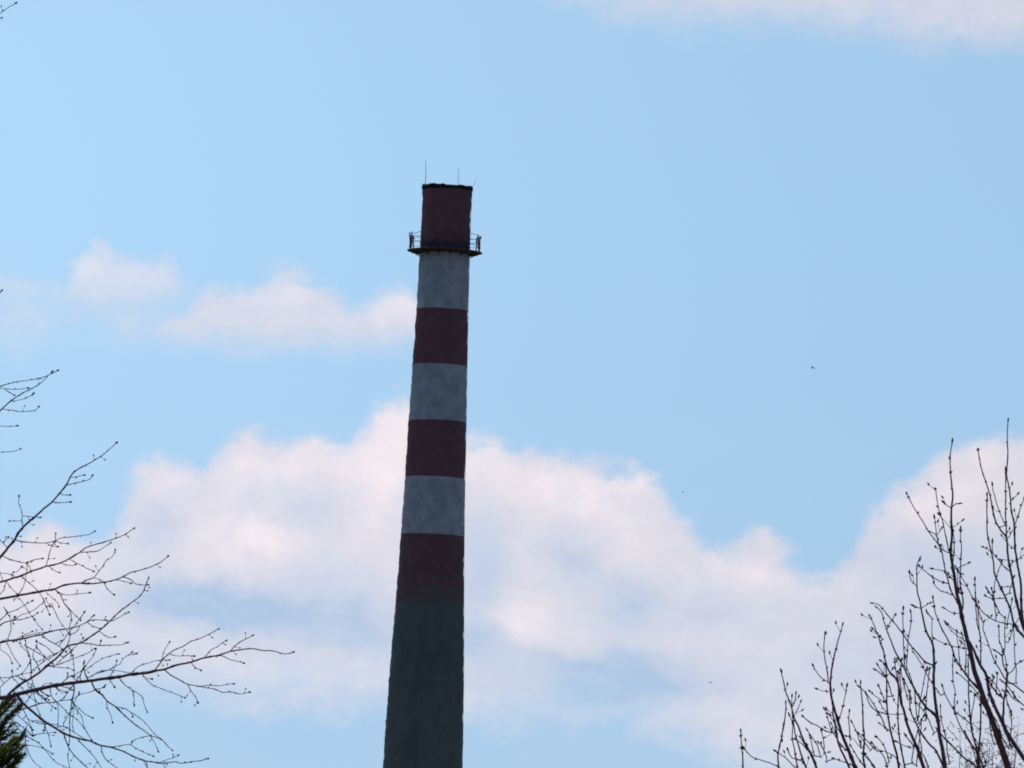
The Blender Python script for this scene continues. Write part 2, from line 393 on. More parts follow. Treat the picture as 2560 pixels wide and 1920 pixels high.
leafy(m_needle, .35); leafy(m_needle2, .45); leafy(m_leaf, .5)
Z = 3.77
REG = {'A': (0, 1060, Z), 'B': (0, 1480, Z), 'C': (360, 1480, Z), 'T': (0, 0, 1.43),
       'P': (1820, 1480, Z), 'Q': (2160, 1480, Z), 'S': (2160, 1040, Z)}
def parse(text, flip):
    out = []
    for line in text.strip().splitlines():
        line = line.split('#')[0].strip()
        if not line: continue
        kind, w0, w1, rest = line.split(None, 3)
        pts = []; reg = None
        for tok in rest.split():
            if tok in REG: reg = REG[tok]; continue
            x, y = map(float, tok.split(',')); pts.append((reg[0]+x/reg[2], reg[1]+y/reg[2]))
        w0 = float(w0)*1.02+.7; w1 = float(w1)*1.02+.7
        if flip: pts.reverse()          # written tip first
        else: pass
        out.append((kind, w0/Z/2, w1/Z/2, pts))   # radii in photo px at root, tip
    return out
LEFT = '''
B 42 7 B -60,1020 0,1000 100,985 200,955 350,920 500,885 700,855 860,835 1000,815 1120,800 1230,778 1350,765 1450,745 C 0,770 100,742 190,730 300,690 440,662 570,620 700,597 810,560 900,545 1015,533 1115,550 1225,557 1330,585 1405,567
B 26 6 A -60,1340 0,1255 20,1235 80,1160 140,1090 170,1030 240,950 330,875 410,800 490,735 560,655 625,575 660,500 700,450 770,405 860,360 945,308 1035,235 1095,180
B 21 6 A -60,1515 0,1490 60,1475 120,1455 200,1430 290,1390 380,1360 435,1342 500,1330 580,1305 650,1270 750,1210 800,1170 880,1140 985,1112 1090,1078 1180,1040 1260,985
B 24 6 A -60,1665 0,1648 100,1630 200,1610 320,1590 420,1570 520,1555 580,1525 650,1510 760,1500 860,1505 980,1492 1090,1468 1160,1440 1230,1400 1330,1375 1410,1350 1500,1310 1550,1275 1580,1250
B 27 7 B 60,990 120,930 200,865 280,820 370,760 450,690 520,635 580,575 640,510 760,480 840,430 935,365 1030,280 1110,200 1180,145 1260,85 1340,15 1400,-130
B 20 6 B -60,490 0,475 80,460 190,445 300,420 390,400 470,375 560,355 650,345 750,318 820,280 880,225
B 14 5 B -60,335 0,310 60,280 150,265 220,255 300,230 350,200
B 10 5 B -60,300 0,265 40,230 80,195 160,165 230,125 300,85
B 26 6 B 170,985 210,1040 270,1095 340,1155 430,1225 520,1280 600,1330 720,1375 850,1405 950,1445 1060,1465 1170,1505 1270,1555 1380,1595 C 60,1600 120,1605 180,1615 300,1600 350,1615 440,1600 530,1590 600,1570
B 16 6 B 860,840 890,910 960,970 1010,1030 1090,1085 1170,1160 1260,1240 1340,1295 1415,1350 C 60,1355 160,1385 215,1445 265,1490
B 14 6 B 695,860 700,940 680,1010 670,1100 660,1170 655,1260 660,1330 650,1430
B 8 5 T -25,62 0,48 28,28 55,12
B 8 5 T -25,1055 0,1045 5,1040
B 9 5 T -40,1400 0,1382 50,1367 110,1358 150,1350 175,1340 205,1325
B 15 5 T -40,1500 0,1468 40,1432 90,1400 140,1373 185,1330
B 6 5 T -40,1518 5,1523 35,1525 60,1522
B 6 5 T -40,1618 30,1615 55,1612 72,1605
T 6 4 T -15,75 5,64
T 6 4 T 0,1388 60,1392 98,1387
T 6 4 T 20,1395 50,1412
T 6 4 T 40,1435 90,1425 118,1408
T 6 4 T 8,1462 50,1468 70,1472 100,1470 125,1468 138,1455
T 8 5 A 625,575 700,560 780,540 850,520 870,488
T 6 4 A 660,505 710,500 750,490 790,482
T 8 5 A 565,650 595,668 655,668
T 8 5 A 495,737 585,742 660,735
T 7 4 A 215,965 205,900 212,865 200,800 175,745 180,685
T 6 4 A 200,912 140,915 95,915
T 6 4 A 212,865 260,868 300,875 375,880
T 9 5 A 140,1090 200,1108 330,1120 430,1120 520,1100 560,1078 720,1058 835,1042 895,1012
T 7 5 A 520,1100 525,1035
T 6 4 A 530,1100 570,1120 635,1127
T 6 4 A 430,1120 490,1150 540,1155
T 8 5 A 20,1240 90,1275 200,1305 240,1310 300,1285 395,1268
T 6 4 A 240,1310 275,1340 290,1385
T 7 4 A 60,1155 30,1125 0,1095
T 6 4 A 30,1125 75,1070
T 8 5 A 435,1340 460,1240 490,1150 520,1110
T 9 5 A 750,1210 850,1205 925,1195 985,1155 1040,1120
T 7 5 A 650,1270 720,1310 800,1350 875,1385
T 6 4 A 560,1310 640,1330 680,1335 710,1325
T 9 5 A 200,1430 240,1470 300,1520 350,1565 400,1640 465,1790
T 9 5 A 60,1475 45,1530 40,1560 0,1600
T 6 4 A 60,1480 110,1550 160,1600
T 6 4 A 460,1340 520,1385 555,1398
T 6 4 A 0,1405 70,1410 120,1430 150,1445
T 7 4 A 110,1455 130,1400 170,1385 200,1350
T 10 5 A 770,1500 800,1475 880,1450 930,1390 970,1340 990,1300 1065,1245 1085,1190
T 6 4 A 880,1450 940,1465 980,1490
T 10 6 A 1160,1440 1240,1470 1275,1505 1350,1520 1390,1515
T 8 5 A 980,1492 1010,1550 1070,1605
T 6 4 A 1090,1470 1160,1480 1230,1500
T 7 4 A 520,1560 580,1600 650,1610 750,1600 840,1590
T 10 6 A 520,1560 570,1610 590,1655 B 600,100 660,180 670,260 655,340 665,400 650,460 630,510
T 6 4 A 430,1580 470,1620 510,1655 B 550,110 555,135
T 6 4 B 610,110 690,200 755,262
T 8 5 B 1040,275 1090,255 1140,228 1205,195
T 8 5 B 935,370 980,400 1025,430 1080,422
T 9 5 B 760,480 870,490 940,505 1030,500 1140,498 1200,478
T 6 4 B 935,505 950,465
T 10 6 B 290,800 295,750 290,680 280,600 250,530 240,460
T 8 5 B 375,750 345,670 310,610 320,555 350,500 345,470
T 9 5 B 280,820 200,865
T 8 5 B 0,900 60,840 120,800 200,775 290,760
T 7 4 B 0,810 80,805 160,795 230,830
T 6 4 B 120,800 115,750
T 7 4 B 450,700 540,710 650,720 690,735
T 8 5 B 450,700 560,680 660,640 740,610 830,575 890,535
T 7 5 B 300,740 430,645 520,590 580,545
T 6 4 B 665,640 668,570
T 9 5 B 820,285 850,268 910,262 1005,268
T 8 5 B 820,285 870,320 940,345
T 9 5 B 750,318 740,355 700,390 665,400
T 9 5 B 400,402 440,445 520,490 580,530 620,560
T 6 4 B 520,485 575,460
T 7 5 B 60,465 95,540 130,610 185,690
T 6 4 B 0,540 60,580 95,620 110,665
T 7 4 B 190,450 200,510 250,560 270,600
T 6 4 B 330,500 380,560 415,600
T 7 5 B 130,265 210,210 270,195 340,155 410,95
T 5 4 B 120,270 140,240
T 8 5 B 100,275 105,350 90,400 75,440 30,460
T 6 4 B 180,60 230,120 270,190 320,255 360,310 395,350
T 5 4 B 430,60 465,130
T 13 6 B 600,1335 620,1400 650,1470 700,1540 760,1600 820,1655 900,1740
T 9 6 B 950,1450 970,1530 1010,1590 1100,1655 1160,1700
T 10 5 B 730,1380 770,1430 840,1500 900,1570 950,1650 980,1700
T 8 5 B 1060,1460 1190,1440 1230,1438 1260,1400 1330,1370 1415,1355
T 7 5 B 1230,1438 1310,1490 1440,1545
T 8 6 B 1380,1600 1390,1655 1385,1720
T 8 6 B 430,1225 420,1300
T 6 4 C 150,1605 220,1580 270,1565 320,1540
T 6 4 C 180,1615 200,1655 230,1700
T 7 5 C 0,1600 30,1655 40,1700
T 6 4 B 520,1275 600,1265 680,1310 800,1390
T 12 5 B 260,1090 190,1115 120,1135 60,1170
T 10 5 B 280,1085 320,1070 420,1045 500,1040 600,1020 660,1015 720,990 770,960 850,945 890,925 975,900
T 7 5 B 1090,1080 1180,1100 1260,1150 1340,1205 1400,1270 1450,1330 C 150,1380
T 8 5 B 1005,1035 1010,1090 1040,1150 1060,1225
T 6 4 B 1420,1360 1460,1430 1490,1500
T 6 4 B 1230,1130 1250,1170
T 6 4 B 895,915 960,905 990,880
T 8 6 B 690,1050 740,1090 800,1150 870,1185
T 8 5 B 685,1020 720,1110 770,1170 790,1260 830,1340 860,1390
T 6 4 B 700,1330 680,1250 690,1180 690,1100
T 9 5 B 470,900 490,990 560,1060 650,1150 720,1200 790,1280
T 7 4 B 500,1000 540,1050 550,1130 545,1240
T 8 5 B 220,1110 260,1190 290,1270 310,1350
T 7 5 B 100,1190 170,1285 235,1355 240,1430 270,1510 310,1590 380,1655 420,1700
T 8 5 B 240,1360 330,1400 400,1460 460,1530 520,1600 620,1650 690,1700
T 6 4 B 260,1190 330,1230 420,1245
T 6 4 B 240,1440 330,1450 420,1480 490,1520
T 6 4 B 650,1470 640,1560 655,1655 650,1700
T 5 4 B 160,1230 210,1270 260,1310 300,1350
T 6 4 B 130,1010 150,1060 120,1130
T 6 4 B 300,960 260,1020 200,1090
T 9 5 B 570,870 640,810 720,770 780,730 850,640 880,600 905,540
T 8 5 B 625,825 638,770
T 12 6 B 760,850 755,790 770,740 790,700 795,660
T 12 6 B 830,830 800,760 790,680
T 10 5 B 740,840 700,820 685,800
T 7 4 B 800,740 880,680 960,630 1030,605 1115,585
T 9 5 B 840,805 900,770 1010,740 1080,700 1130,680 1155,635 1200,600 1240,570
T 5 4 B 1200,600 1280,580
T 7 4 B 1030,805 1070,730 1095,680 1100,650
T 8 4 B 1230,775 1280,720 1340,685 1420,665 C 80,655 170,640
T 5 4 B 900,770 960,740 1100,740 1220,765
T 12 6 C 100,740 175,640 240,580 300,540 375,510 440,465 525,440 630,388 700,350
T 8 5 C 175,640 180,580 210,520 240,475
T 6 4 C 240,585 330,605 385,600 465,603
T 6 4 C 175,640 235,640
T 9 5 C 570,620 630,545 685,520 735,480 772,460
T 10 6 C 815,560 845,518 880,490 925,460 985,430 1020,412
T 9 5 C 700,597 750,605 800,635 860,648 935,668
T 8 6 C 440,662 480,710 530,735
T 12 5 C 190,730 250,780 330,825 410,868 530,890 600,905 670,915 740,945 825,942 910,960 990,945
T 6 4 C 530,890 580,880 640,880 710,885 780,870 840,865
T 9 6 C 410,868 440,930 480,980 505,1035
T 8 4 C -20,770 20,820 90,885 160,908 245,943 310,965 380,995
T 5 4 C 10,815 70,818
T 8 5 B 1120,805 1180,880 1240,920 1260,980 1265,1060
T 7 5 B 1240,920 1310,960 1345,1000 1360,1060 1385,1125
T 5 4 B 1030,820 1075,890
T 7 4 B 530,890 580,950 630,955 660,910
T 9 5 B 300,820 320,890 350,930
T 5 4 B 380,900 430,860 480,860
T 8 5 B 380,920 430,970 470,975 430,1010
'''
RIGHT = '''
B 8 68 S 832,240 815,350 812,480 826,635 835,760 825,870 822,980 828,1080 825,1180 815,1290 832,1390 850,1500 870,1655 Q 900,110 920,230 950,350 970,440 1000,560 1040,740 1080,860 1110,950 1150,1060 1190,1160 1230,1280 1270,1400 1320,1540 1370,1700
B 8 42 S 525,1345 500,1400 498,1500 500,1640 Q 525,80 540,160 560,270 590,380 640,470 655,560 660,700 655,830 665,980 680,1100 700,1240 710,1350 740,1480 765,1700
B 8 30 S 1358,45 1350,200 1355,360 1348,470 1345,560 1365,660 1380,780 1390,900 1415,1020 1420,1200 1435,1330 1455,1450 1480,1600 Q 1480,100 1495,250 1520,350 1560,480 1620,700
B 8 30 S 1075,330 1105,490 1150,630 1190,760 1215,900 1240,990 1290,1080 1345,1155 1350,1260 1370,1400 1400,1550 Q 1430,60 1460,180 1490,300 1540,430
B 22 44 Q 970,440 1030,540 1090,680 1150,780 1170,900 1200,1000 1250,1120 1300,1220 1350,1330 1420,1440 1508,1570 1600,1700
B 8 36 Q 55,230 90,300 115,370 140,430 160,500 185,560 200,650 240,750 310,830 330,920 350,1040 385,1150 410,1260 460,1380 510,1500 575,1700
B 8 26 Q 125,150 165,190 185,260 210,350 250,450 290,550 330,630 380,720 420,810 480,920 530,1010 590,1090 670,1160 700,1230
B 8 14 S 405,735 465,855 540,970 610,1090 700,1210 735,1290 760,1430 790,1540 825,1655 Q 900,130
B 9 22 S 1160,745 1158,850 1160,980 1160,1100 1180,1200 1205,1310 1220,1380 1230,1490 1270,1580 1300,1645 Q 1350,90 1390,200 1410,290 1460,370 1540,460
B 8 22 Q 650,55 670,180 700,270 740,360 790,450 830,530 850,600 890,680 950,760 1000,830 1060,890 1110,960
B 8 16 Q 80,105 130,115 180,165 240,240 300,310 370,400 420,480 490,560 570,650 650,690
B 8 38 P 1080,310 1070,350 1040,450 1015,550 990,650 975,740 965,850 970,950 985,1040 1010,1130 1040,1230 1070,1330 1110,1430 1150,1530 1215,1700
B 9 24 P 500,745 520,830 540,930 570,1010 600,1090 620,1180 660,1260 700,1370 750,1470 800,1570 845,1700
B 9 22 P 1250,860 1255,940 1265,1050 1270,1160 1275,1260 1285,1380 1280,1470 1275,1560 1295,1700
B 10 24 Q 160,650 200,680 210,800 215,950 215,1070 230,1190 250,1310 280,1430 310,1540 335,1700
B 9 18 Q 320,760 325,900 320,1050 320,1200 330,1350 350,1480 395,1700
B 10 22 Q 430,950 430,1050 450,1150 500,1260 560,1360 620,1440 680,1500 770,1700
B 9 22 Q 985,600 980,650 985,780 985,900 990,1050 1000,1180 1020,1330 1060,1480 1080,1700
B 12 22 Q 1100,900 1100,1000 1100,1200 1090,1400 1080,1560 1100,1700
B 10 18 Q 860,1140 900,1250 960,1360 1020,1450 1080,1540 1140,1700
B 14 26 Q 1350,800 1340,900 1320,1010 1315,1120 1310,1200 1340,1310
B 8 16 P 120,1310 125,1400 130,1470 140,1560 140,1700
B 10 16 P 545,1050 540,1150 525,1260 510,1340 500,1400 480,1480 470,1560 480,1700
T 10 18 P 610,1180 630,1320 660,1430 700,1560 755,1700
T 8 14 P 580,1165 610,1250 605,1370 625,1480 640,1570 665,1700
T 8 10 S 675,695 700,860 740,990 770,1130 800,1270 815,1300
T 8 10 S 665,960 680,1080 690,1150 710,1230
T 6 7 S 620,1090 670,1115 690,1150
T 6 7 S 730,1060 700,1110
T 8 10 S 715,1225 760,1275 815,1290
T 7 7 S 680,1240 720,1265
T 8 10 S 750,815 790,850 825,870
T 8 9 S 895,825 860,830 830,860
T 5 6 S 710,930 770,1000 820,1060
T 4 5 S 925,985 880,1020 840,1050
T 8 9 S 840,1090 852,1200 848,1290 835,1390
T 8 16 S 912,1065 910,1135 920,1250 912,1330 912,1420 905,1500 910,1600 Q 930,50 935,100 925,180
T 7 8 S 985,1385 910,1420 865,1440 835,1440
T 6 8 S 650,1440 710,1450 760,1460
T 10 12 S 770,1480 840,1545
T 8 9 S 430,1480 445,1550 495,1600
T 8 11 S 525,1420 580,1465 650,1520 720,1560 790,1580
T 7 9 S 650,1530 660,1580 710,1640 Q 790,10 830,30
T 8 14 S 1045,1545 1048,1640 Q 1050,130 1060,200 1065,300 1090,380 1100,480 1100,620 1100,720
T 9 11 Q 1060,110 1110,180 1180,240 1280,285 1400,305 1460,325
T 8 9 S 1210,650 1215,700 1260,850 1300,960 1330,1030
T 9 13 S 1335,500 1335,640 1335,800 1335,950 1345,1150
T 8 8 S 1125,1235 1160,1250 1195,1280
T 8 10 S 1210,1180 1215,1290 1270,1350 1310,1410 1370,1460
T 8 10 S 1508,780 1480,850 1455,930 1425,1020
T 6 6 S 1450,735 1400,790 1385,800
T 8 9 S 1420,1060 1390,1090 1370,1140 1345,1155
T 6 7 S 1300,1130 1370,1220 1420,1255
T 6 7 S 1290,1355 1370,1360 1430,1370
T 7 8 S 1530,1290 1470,1340 1430,1370
T 6 7 S 1300,1610 1390,1610 1410,1600
T 8 12 Q 85,350 130,400 180,445
T 8 11 Q 370,160 365,250 370,350 370,450 375,540 380,700
T 8 9 Q 440,190 445,230 435,340 415,450 410,560 400,700
T 8 9 Q 290,220 240,300 215,360
T 7 8 Q 605,205 640,240 640,350 650,470
T 7 9 Q 665,440 700,460 780,490 870,520 950,530 990,540
T 7 8 Q 775,290 830,340 900,390 945,410
T 7 8 Q 760,155 830,195 890,200 915,200
T 7 8 Q 780,310 850,390 920,440 965,470
T 8 9 Q 470,130 530,155
T 7 8 Q 620,105 530,155
T 12 14 Q 1160,800 1220,910 1280,980 1320,1010
T 12 14 Q 1240,555 1300,600 1310,680 1360,770 1350,800
T 9 10 Q 1530,630 1440,680 1400,740 1360,770
T 9 10 Q 1270,330 1275,450 1300,530 1310,600
T 7 8 Q 1330,250 1325,400 1330,520 1310,600
T 8 9 Q 1410,320 1415,450 1420,620 1435,720 1430,860
T 8 15 Q 1130,280 1120,340 1150,430 1190,540 1230,650 1290,750 1340,830 1420,880 1508,950 1580,1010
T 8 9 Q 840,600 835,700 840,850 860,950 850,1060 860,1140
T 9 11 Q 740,890 760,960 810,1050 860,1130 930,1180 1000,1240
T 14 18 Q 700,1310 770,1390 850,1470 940,1560 1030,1620 1110,1700
T 10 11 Q 20,960 50,1050 100,1110 180,1140 225,1150
T 7 7 Q 225,1150 300,1155 380,1150
T 7 8 Q 60,940 120,990 210,1050
T 7 8 Q 140,890 190,1000 215,1060
T 7 7 Q 150,1040 180,1100 220,1140
T 8 10 Q 150,1240 230,1300
T 8 14 Q 390,1350 460,1440 560,1540 620,1700
T 7 8 Q 300,1410 380,1450 460,1475
T 9 9 Q 110,735 160,770 205,810
T 8 9 Q 1150,40 1200,60 1310,60
T 8 12 Q 80,1430 140,1490 190,1560 235,1700
T 8 10 Q -10,1530 60,1600 115,1700
T 7 9 Q 170,1500 240,1520 300,1560 320,1600
T 10 12 Q 1430,1000 1508,1070 1580,1150
T 9 11 Q 1350,930 1400,1000 1470,1040 1530,1090
T 8 12 P 915,400 905,470 905,570 920,670 940,780 945,850 965,880
T 8 9 P 805,700 840,760 880,810 945,850
T 8 9 P 1120,890 1100,1000 1075,1110 1050,1190 1040,1240
T 12 22 P 985,1060 990,1150 1010,1250 1025,1340 1040,1430 1080,1520 1110,1580 1160,1700
T 9 11 P 710,1175 770,1225 850,1265 920,1310 1010,1330
T 8 9 P 910,1105 935,1150 970,1165 995,1170
T 5 6 P 845,915 900,935 965,945
T 6 7 P 1120,1360 1190,1390 1230,1450 1280,1470
T 8 12 P 640,960 625,1050 600,1090
T 7 8 P 603,985 600,1090
T 6 7 P 685,1035 660,1100 625,1170
T 8 11 P 150,1470 220,1550 330,1590 430,1625 520,1680 560,1750
T 8 9 P 130,1470 150,1470
T 8 10 P 1000,1570 1090,1600 1180,1640
T 10 11 P 1060,1450 1090,1470 1140,1510
T 8 12 P 450,1500 540,1560 600,1620 680,1720
T 9 12 P 565,1490 600,1560 690,1590 710,1620
T 8 9 P 1300,1530 1340,1590 1390,1660
'''
def wild(seed, n, box, ang, length, w):
    """more fine shoots filling the thicket, grown at random"""
    rg = random.Random(seed); out = []
    for _ in range(n):
        x = rg.uniform(box[0], box[2]); y = rg.uniform(box[1], box[3]); a = math.radians(rg.uniform(*ang)); L = rg.uniform(*length); c = rg.uniform(-.5, .5)
        pts = []
        m = max(3, int(L/16))
        for i in range(m+1):
            pts.append((x, y)); x += math.cos(a)*L/m; y -= math.sin(a)*L/m; a += c/m+rg.uniform(-.14, .14)
        out.append(('T', w*1.35/Z/2, w/Z/2, pts, 1))
    return out
def cat(pts, rads, jit, rng, step=7.0):
    """Catmull-Rom through photo-plane points with a little natural crookedness."""
    n = len(pts); out = []; ro = []
    L = [0]
    for a, b in zip(pts, pts[1:]): L.append(L[-1]+math.hypot(b[0]-a[0], b[1]-a[1]))
    tot = L[-1] or 1
    for i in range(n-1):
        p0 = pts[max(i-1, 0)]; p1 = pts[i]; p2 = pts[i+1]; p3 = pts[min(i+2, n-1)]
        m = max(1, int((L[i+1]-L[i])/step))
        for k in range(m):
            t = k/m
            q = [0.5*((2*p1[c])+(-p0[c]+p2[c])*t+(2*p0[c]-5*p1[c]+4*p2[c]-p3[c])*t*t+(-p0[c]+3*p1[c]-3*p2[c]+p3[c])*t**3) for c in (0, 1)]
            s_ = (L[i]+(L[i+1]-L[i])*t)/tot
            if out: q[0] += rng.uniform(-jit, jit); q[1] += rng.uniform(-jit, jit)
            out.append((q[0], q[1], s_*tot)); ro.append(s_)
    out.append((pts[-1][0], pts[-1][1], tot)); ro.append(1.0)
    return out, ro

def build_tree(root, items, depth, bark, budmat, mode, seed, trunk_pts, trunk_rad, flip):
    """items: traced limbs, root end first. Each gets its own distance: it starts on the limb it grows from and
    leans towards or away from the viewer. Ends that leave the frame run on to the trunk."""
    rng = random.Random(seed); org = root.location.copy()
    PXM = 2*TH/W                        # metres per photo px per metre of distance
    lines = []                          # (list of (x,y,depth,r)), owner
    tb = MB(); tb.tube(trunk_pts, trunk_rad, 12); tb.build('trunk', bark, root, org)
    owners = []
    for idx, (kind, wa, wb, pts, *grown) in enumerate(items):
        rr0, rr1 = (wb, wa) if flip and not grown else (wa, wb)
        px, ts = cat(pts, None, .35 if mode == 'alt' else .45, rng)
        x0, y0 = pts[0]
        best = None
        off = (x0 < -2) if mode == 'alt' else (y0 > 1921 or x0 > 2562)
        if not off:
            for li, (ln, ow) in enumerate(lines):
                for q in ln:
                    d = math.hypot(q[0]-x0, q[1]-y0)
                    if best is None or d < best[0]: best = (d, q, ow)
        if best and (best[0] < 40 or grown):
            dep = best[1][2]; own = best[2]
            if best[0] > 1.5:
                px = [(best[1][0], best[1][1], 0)] + px; ts = [0]+ts
            slope = rng.uniform(-.55, .55)
        else:
            dep = depth+rng.uniform(-.55, .55); own = None; slope = rng.uniform(-.3, .3)
        run = 0; ln = []; lastp = None
        for (x, y, _), t in zip(px, ts):
            if lastp: run += math.hypot(x-lastp[0], y-lastp[1])
            lastp = (x, y)
            r = rr0+(rr1-rr0)*t**.85
            ln.append((x, y, dep+slope*run*PXM*depth, r))
        if kind == 'B' or own is None or own >= len(owners):
            owners.append({'bud': MB(), 'obj': None}); my = len(owners)-1
        else: my = own
        lines.append((ln, my))
        P3 = [at(x, y, d) for x, y, d, r in ln]; Rm = [max(.0009, r*PXM*d) for x, y, d, r in ln]
        if mode == 'alt' and x0 < -2 or (mode == 'opp' and off):   # run on to the trunk
            s3 = P3[0]; tk = trunk_pts
            if mode == 'alt':
                zt = s3.z - (.25+abs(s3.x-tk[0].x)*.35)
            else: zt = .55+.35*rng.random()
            zt = max(zt, .4)
            tp = tk[0]
            for a, b in zip(tk, tk[1:]):
                if a.z <= zt <= b.z: tp = a.lerp(b, (zt-a.z)/(b.z-a.z))
            if zt > tk[-1].z: tp = tk[-1]
            d0 = (P3[1]-P3[0]).normalized()*(-1)
            seg = (s3-tp).length; c1 = s3+d0*seg*.4; c2 = tp.lerp(s3, .3)+Vector((0, 0, -.02))
            ext = []
            for k in range(12):
                t = k/12; ext.append(tp*(1-t)**3+c2*3*t*(1-t)**2+c1*3*t*t*(1-t)+s3*t**3)
            P3 = ext+P3; Rm = [Rm[0]*(1.7-.7*k/12) for k in range(12)]+Rm
        # node swellings
        for i in range(2, len(Rm)-1):
            if Rm[i] < .006 and rng.random() < (.16 if mode == 'alt' else .10): Rm[i] *= 1.35
        mb = MB(); mb.tube(P3, Rm, 7 if Rm[0] > .004 else 5)
        if owners[my]['obj'] is None:
            o = mb.build('branch', bark, root, org); owners[my]['obj'] = o
        else: mb.build('twig', bark, owners[my]['obj'], org)
        # buds
        bb = owners[my]['bud']; acc = rng.uniform(5, 12); side = 1
        for i in range(1, len(ln)):
            step = math.hypot(ln[i][0]-ln[i-1][0], ln[i][1]-ln[i-1][1]); acc -= step
            x, y, d, r = ln[i]; k = PXM*d
            if r > 2.9 or acc > 0 or not (-40 < x < 2600 and y < 1960): continue
            p = at(x, y, d); t = (at(*ln[i][:3])-at(*ln[i-1][:3])).normalized()
            a = rng.uniform(0, 2*math.pi) if rng.random() < .35 else (0 if side > 0 else math.pi)
            nrm = (UP*t.dot(RT)-RT*t.dot(UP)); nrm = (nrm+fwd*.3*rng.uniform(-1, 1)).normalized()
            if mode == 'alt':
                acc = rng.uniform(12, 36); side = -side
                bb.bud(p, t*.75+nrm*side*.6, rng.uniform(3.0, 6.0)*k, rng.uniform(1.2, 2.3)*k)
                if rng.random() < .22:  # short spur
                    L_ = rng.uniform(5, 15)*k; e = p+(t*.5+nrm*side).normalized()*L_
                    bb.tube([p, e], [.6*k, .5*k], 4); bb.bud(e, t*.5+nrm*side, 5.5*k, 2.0*k)
            else:
                acc = rng.uniform(24, 44)
                for sd in (1, -1):
                    if rng.random() < .25: continue
                    L_ = rng.uniform(4.0, 9.5)*k
                    bb.bud(p, t*.9+nrm*sd*.62, L_, L_*rng.uniform(.20, .30))
                if rng.random() < .16:
                    L_ = rng.uniform(10, 24)*k; sd = rng.choice((1, -1)); e = p+(t*.8+nrm*sd*.7).normalized()*L_
                    bb.tube([p, e], [.8*k, .7*k], 4); bb.bud(e, t+nrm*sd*.3, 10*k, 2.6*k)
        x, y, d, r = ln[-1]; k = PXM*d; t = (at(*ln[-1][:3])-at(*ln[-2][:3])).normalized()
        if r < 2.4 and (not flip or rr1 < 2.4):
            if mode == 'alt': bb.bud(at(x, y, d)-t*1.5*k, t, rng.uniform(6, 8.5)*k, rng.uniform(2.3, 3.1)*k)
            else: bb.bud(at(x, y, d)-t*2*k, t, rng.uniform(9, 13)*k, rng.uniform(2.3, 3.1)*k)
    for ow in owners:
        if ow['bud'].v:
            o = ow['bud'].build('buds', budmat, ow['obj'], org); tag(o, kind='stuff')
    return lines

# left tree
DL = 24.0
lx = at(-700, 1500, DL)
tl = empty('bare_tree', (lx.x, lx.y, 0))
tag(tl, 'bare budding tree reaching thin reddish branches in from the left edge', 'tree')
tp_ = [Vector((lx.x+dx, lx.y, z)) for dx, z in ((.02, -.1), (0, .5), (.03, 1.3), (-.02, 2.2), (.03, 3.2), (0, 4.2), (.04, 5.4), (0, 6.6))]
build_tree(tl, parse(LEFT, False) + wild(3, 26, (10, 1500, 170, 1860), (-75, 60), (35, 110), 6), DL, m_bark, m_bud, 'alt', 11, tp_, [.13, .10, .09, .08, .065, .05, .035, .012], False)
# right tree
DR = 27.0
rx = at(2760, 1900, DR)
tr = empty('bare_tree', (rx.x, rx.y, 0))
tag(tr, 'bare many-stemmed tree with upright shoots and pointed buds at the lower right', 'tree')
tp_ = [Vector((rx.x+dx, rx.y, z)) for dx, z in ((.0, -.1), (0, .3), (-.02, .6), (-.03, .9), (-.02, 1.05))]
build_tree(tr, parse(RIGHT, True) + wild(8, 30, (2200, 1720, 2550, 1915), (80, 125), (50, 150), 9) + wild(18, 14, (2000, 1840, 2200, 1915), (85, 140), (40, 90), 9) + wild(28, 14, (2380, 1450, 2550, 1700), (70, 125), (40, 120), 8), DR, m_bark2, m_bud2, 'opp', 23, tp_, [.17, .14, .125, .11, .06], True)

for (x, y, L_, r_) in ((385, 615, 26, 9), (565, 1000, 24, 9), (572, 1095, 26, 7), (1095, 1290, 14, 7), (503-1282, 1400, 18, 8)):   # last year's shrivelled leaves
    x, y = 2160+x/Z, 1480+y/Z; k = 2*TH/W*DR; rg = random.Random(int(x)); mb = MB(); c = at(x, y, DR-.1)
    ring = []
    for i in range(7):
        t = i/6; ring.append(c+UP*(.5-t)*L_/2*k*1.3+RT*math.sin(t*5)*2.2*k+fwd*rg.uniform(-2, 2)*k)
    mb.tube(ring, [max(.12, math.sin(math.pi*(i+.4)/6.8))*r_/2.6*k*rg.uniform(.7, 1.15) for i in range(7)], 6)
    near = min((o for o in tr.children if o.name.startswith('branch')), key=lambda o: min((tr.location+v.co-c).length for v in o.data.vertices))
    mb.build('shrivelled_leaf', m_dead, near, tr.location.copy())

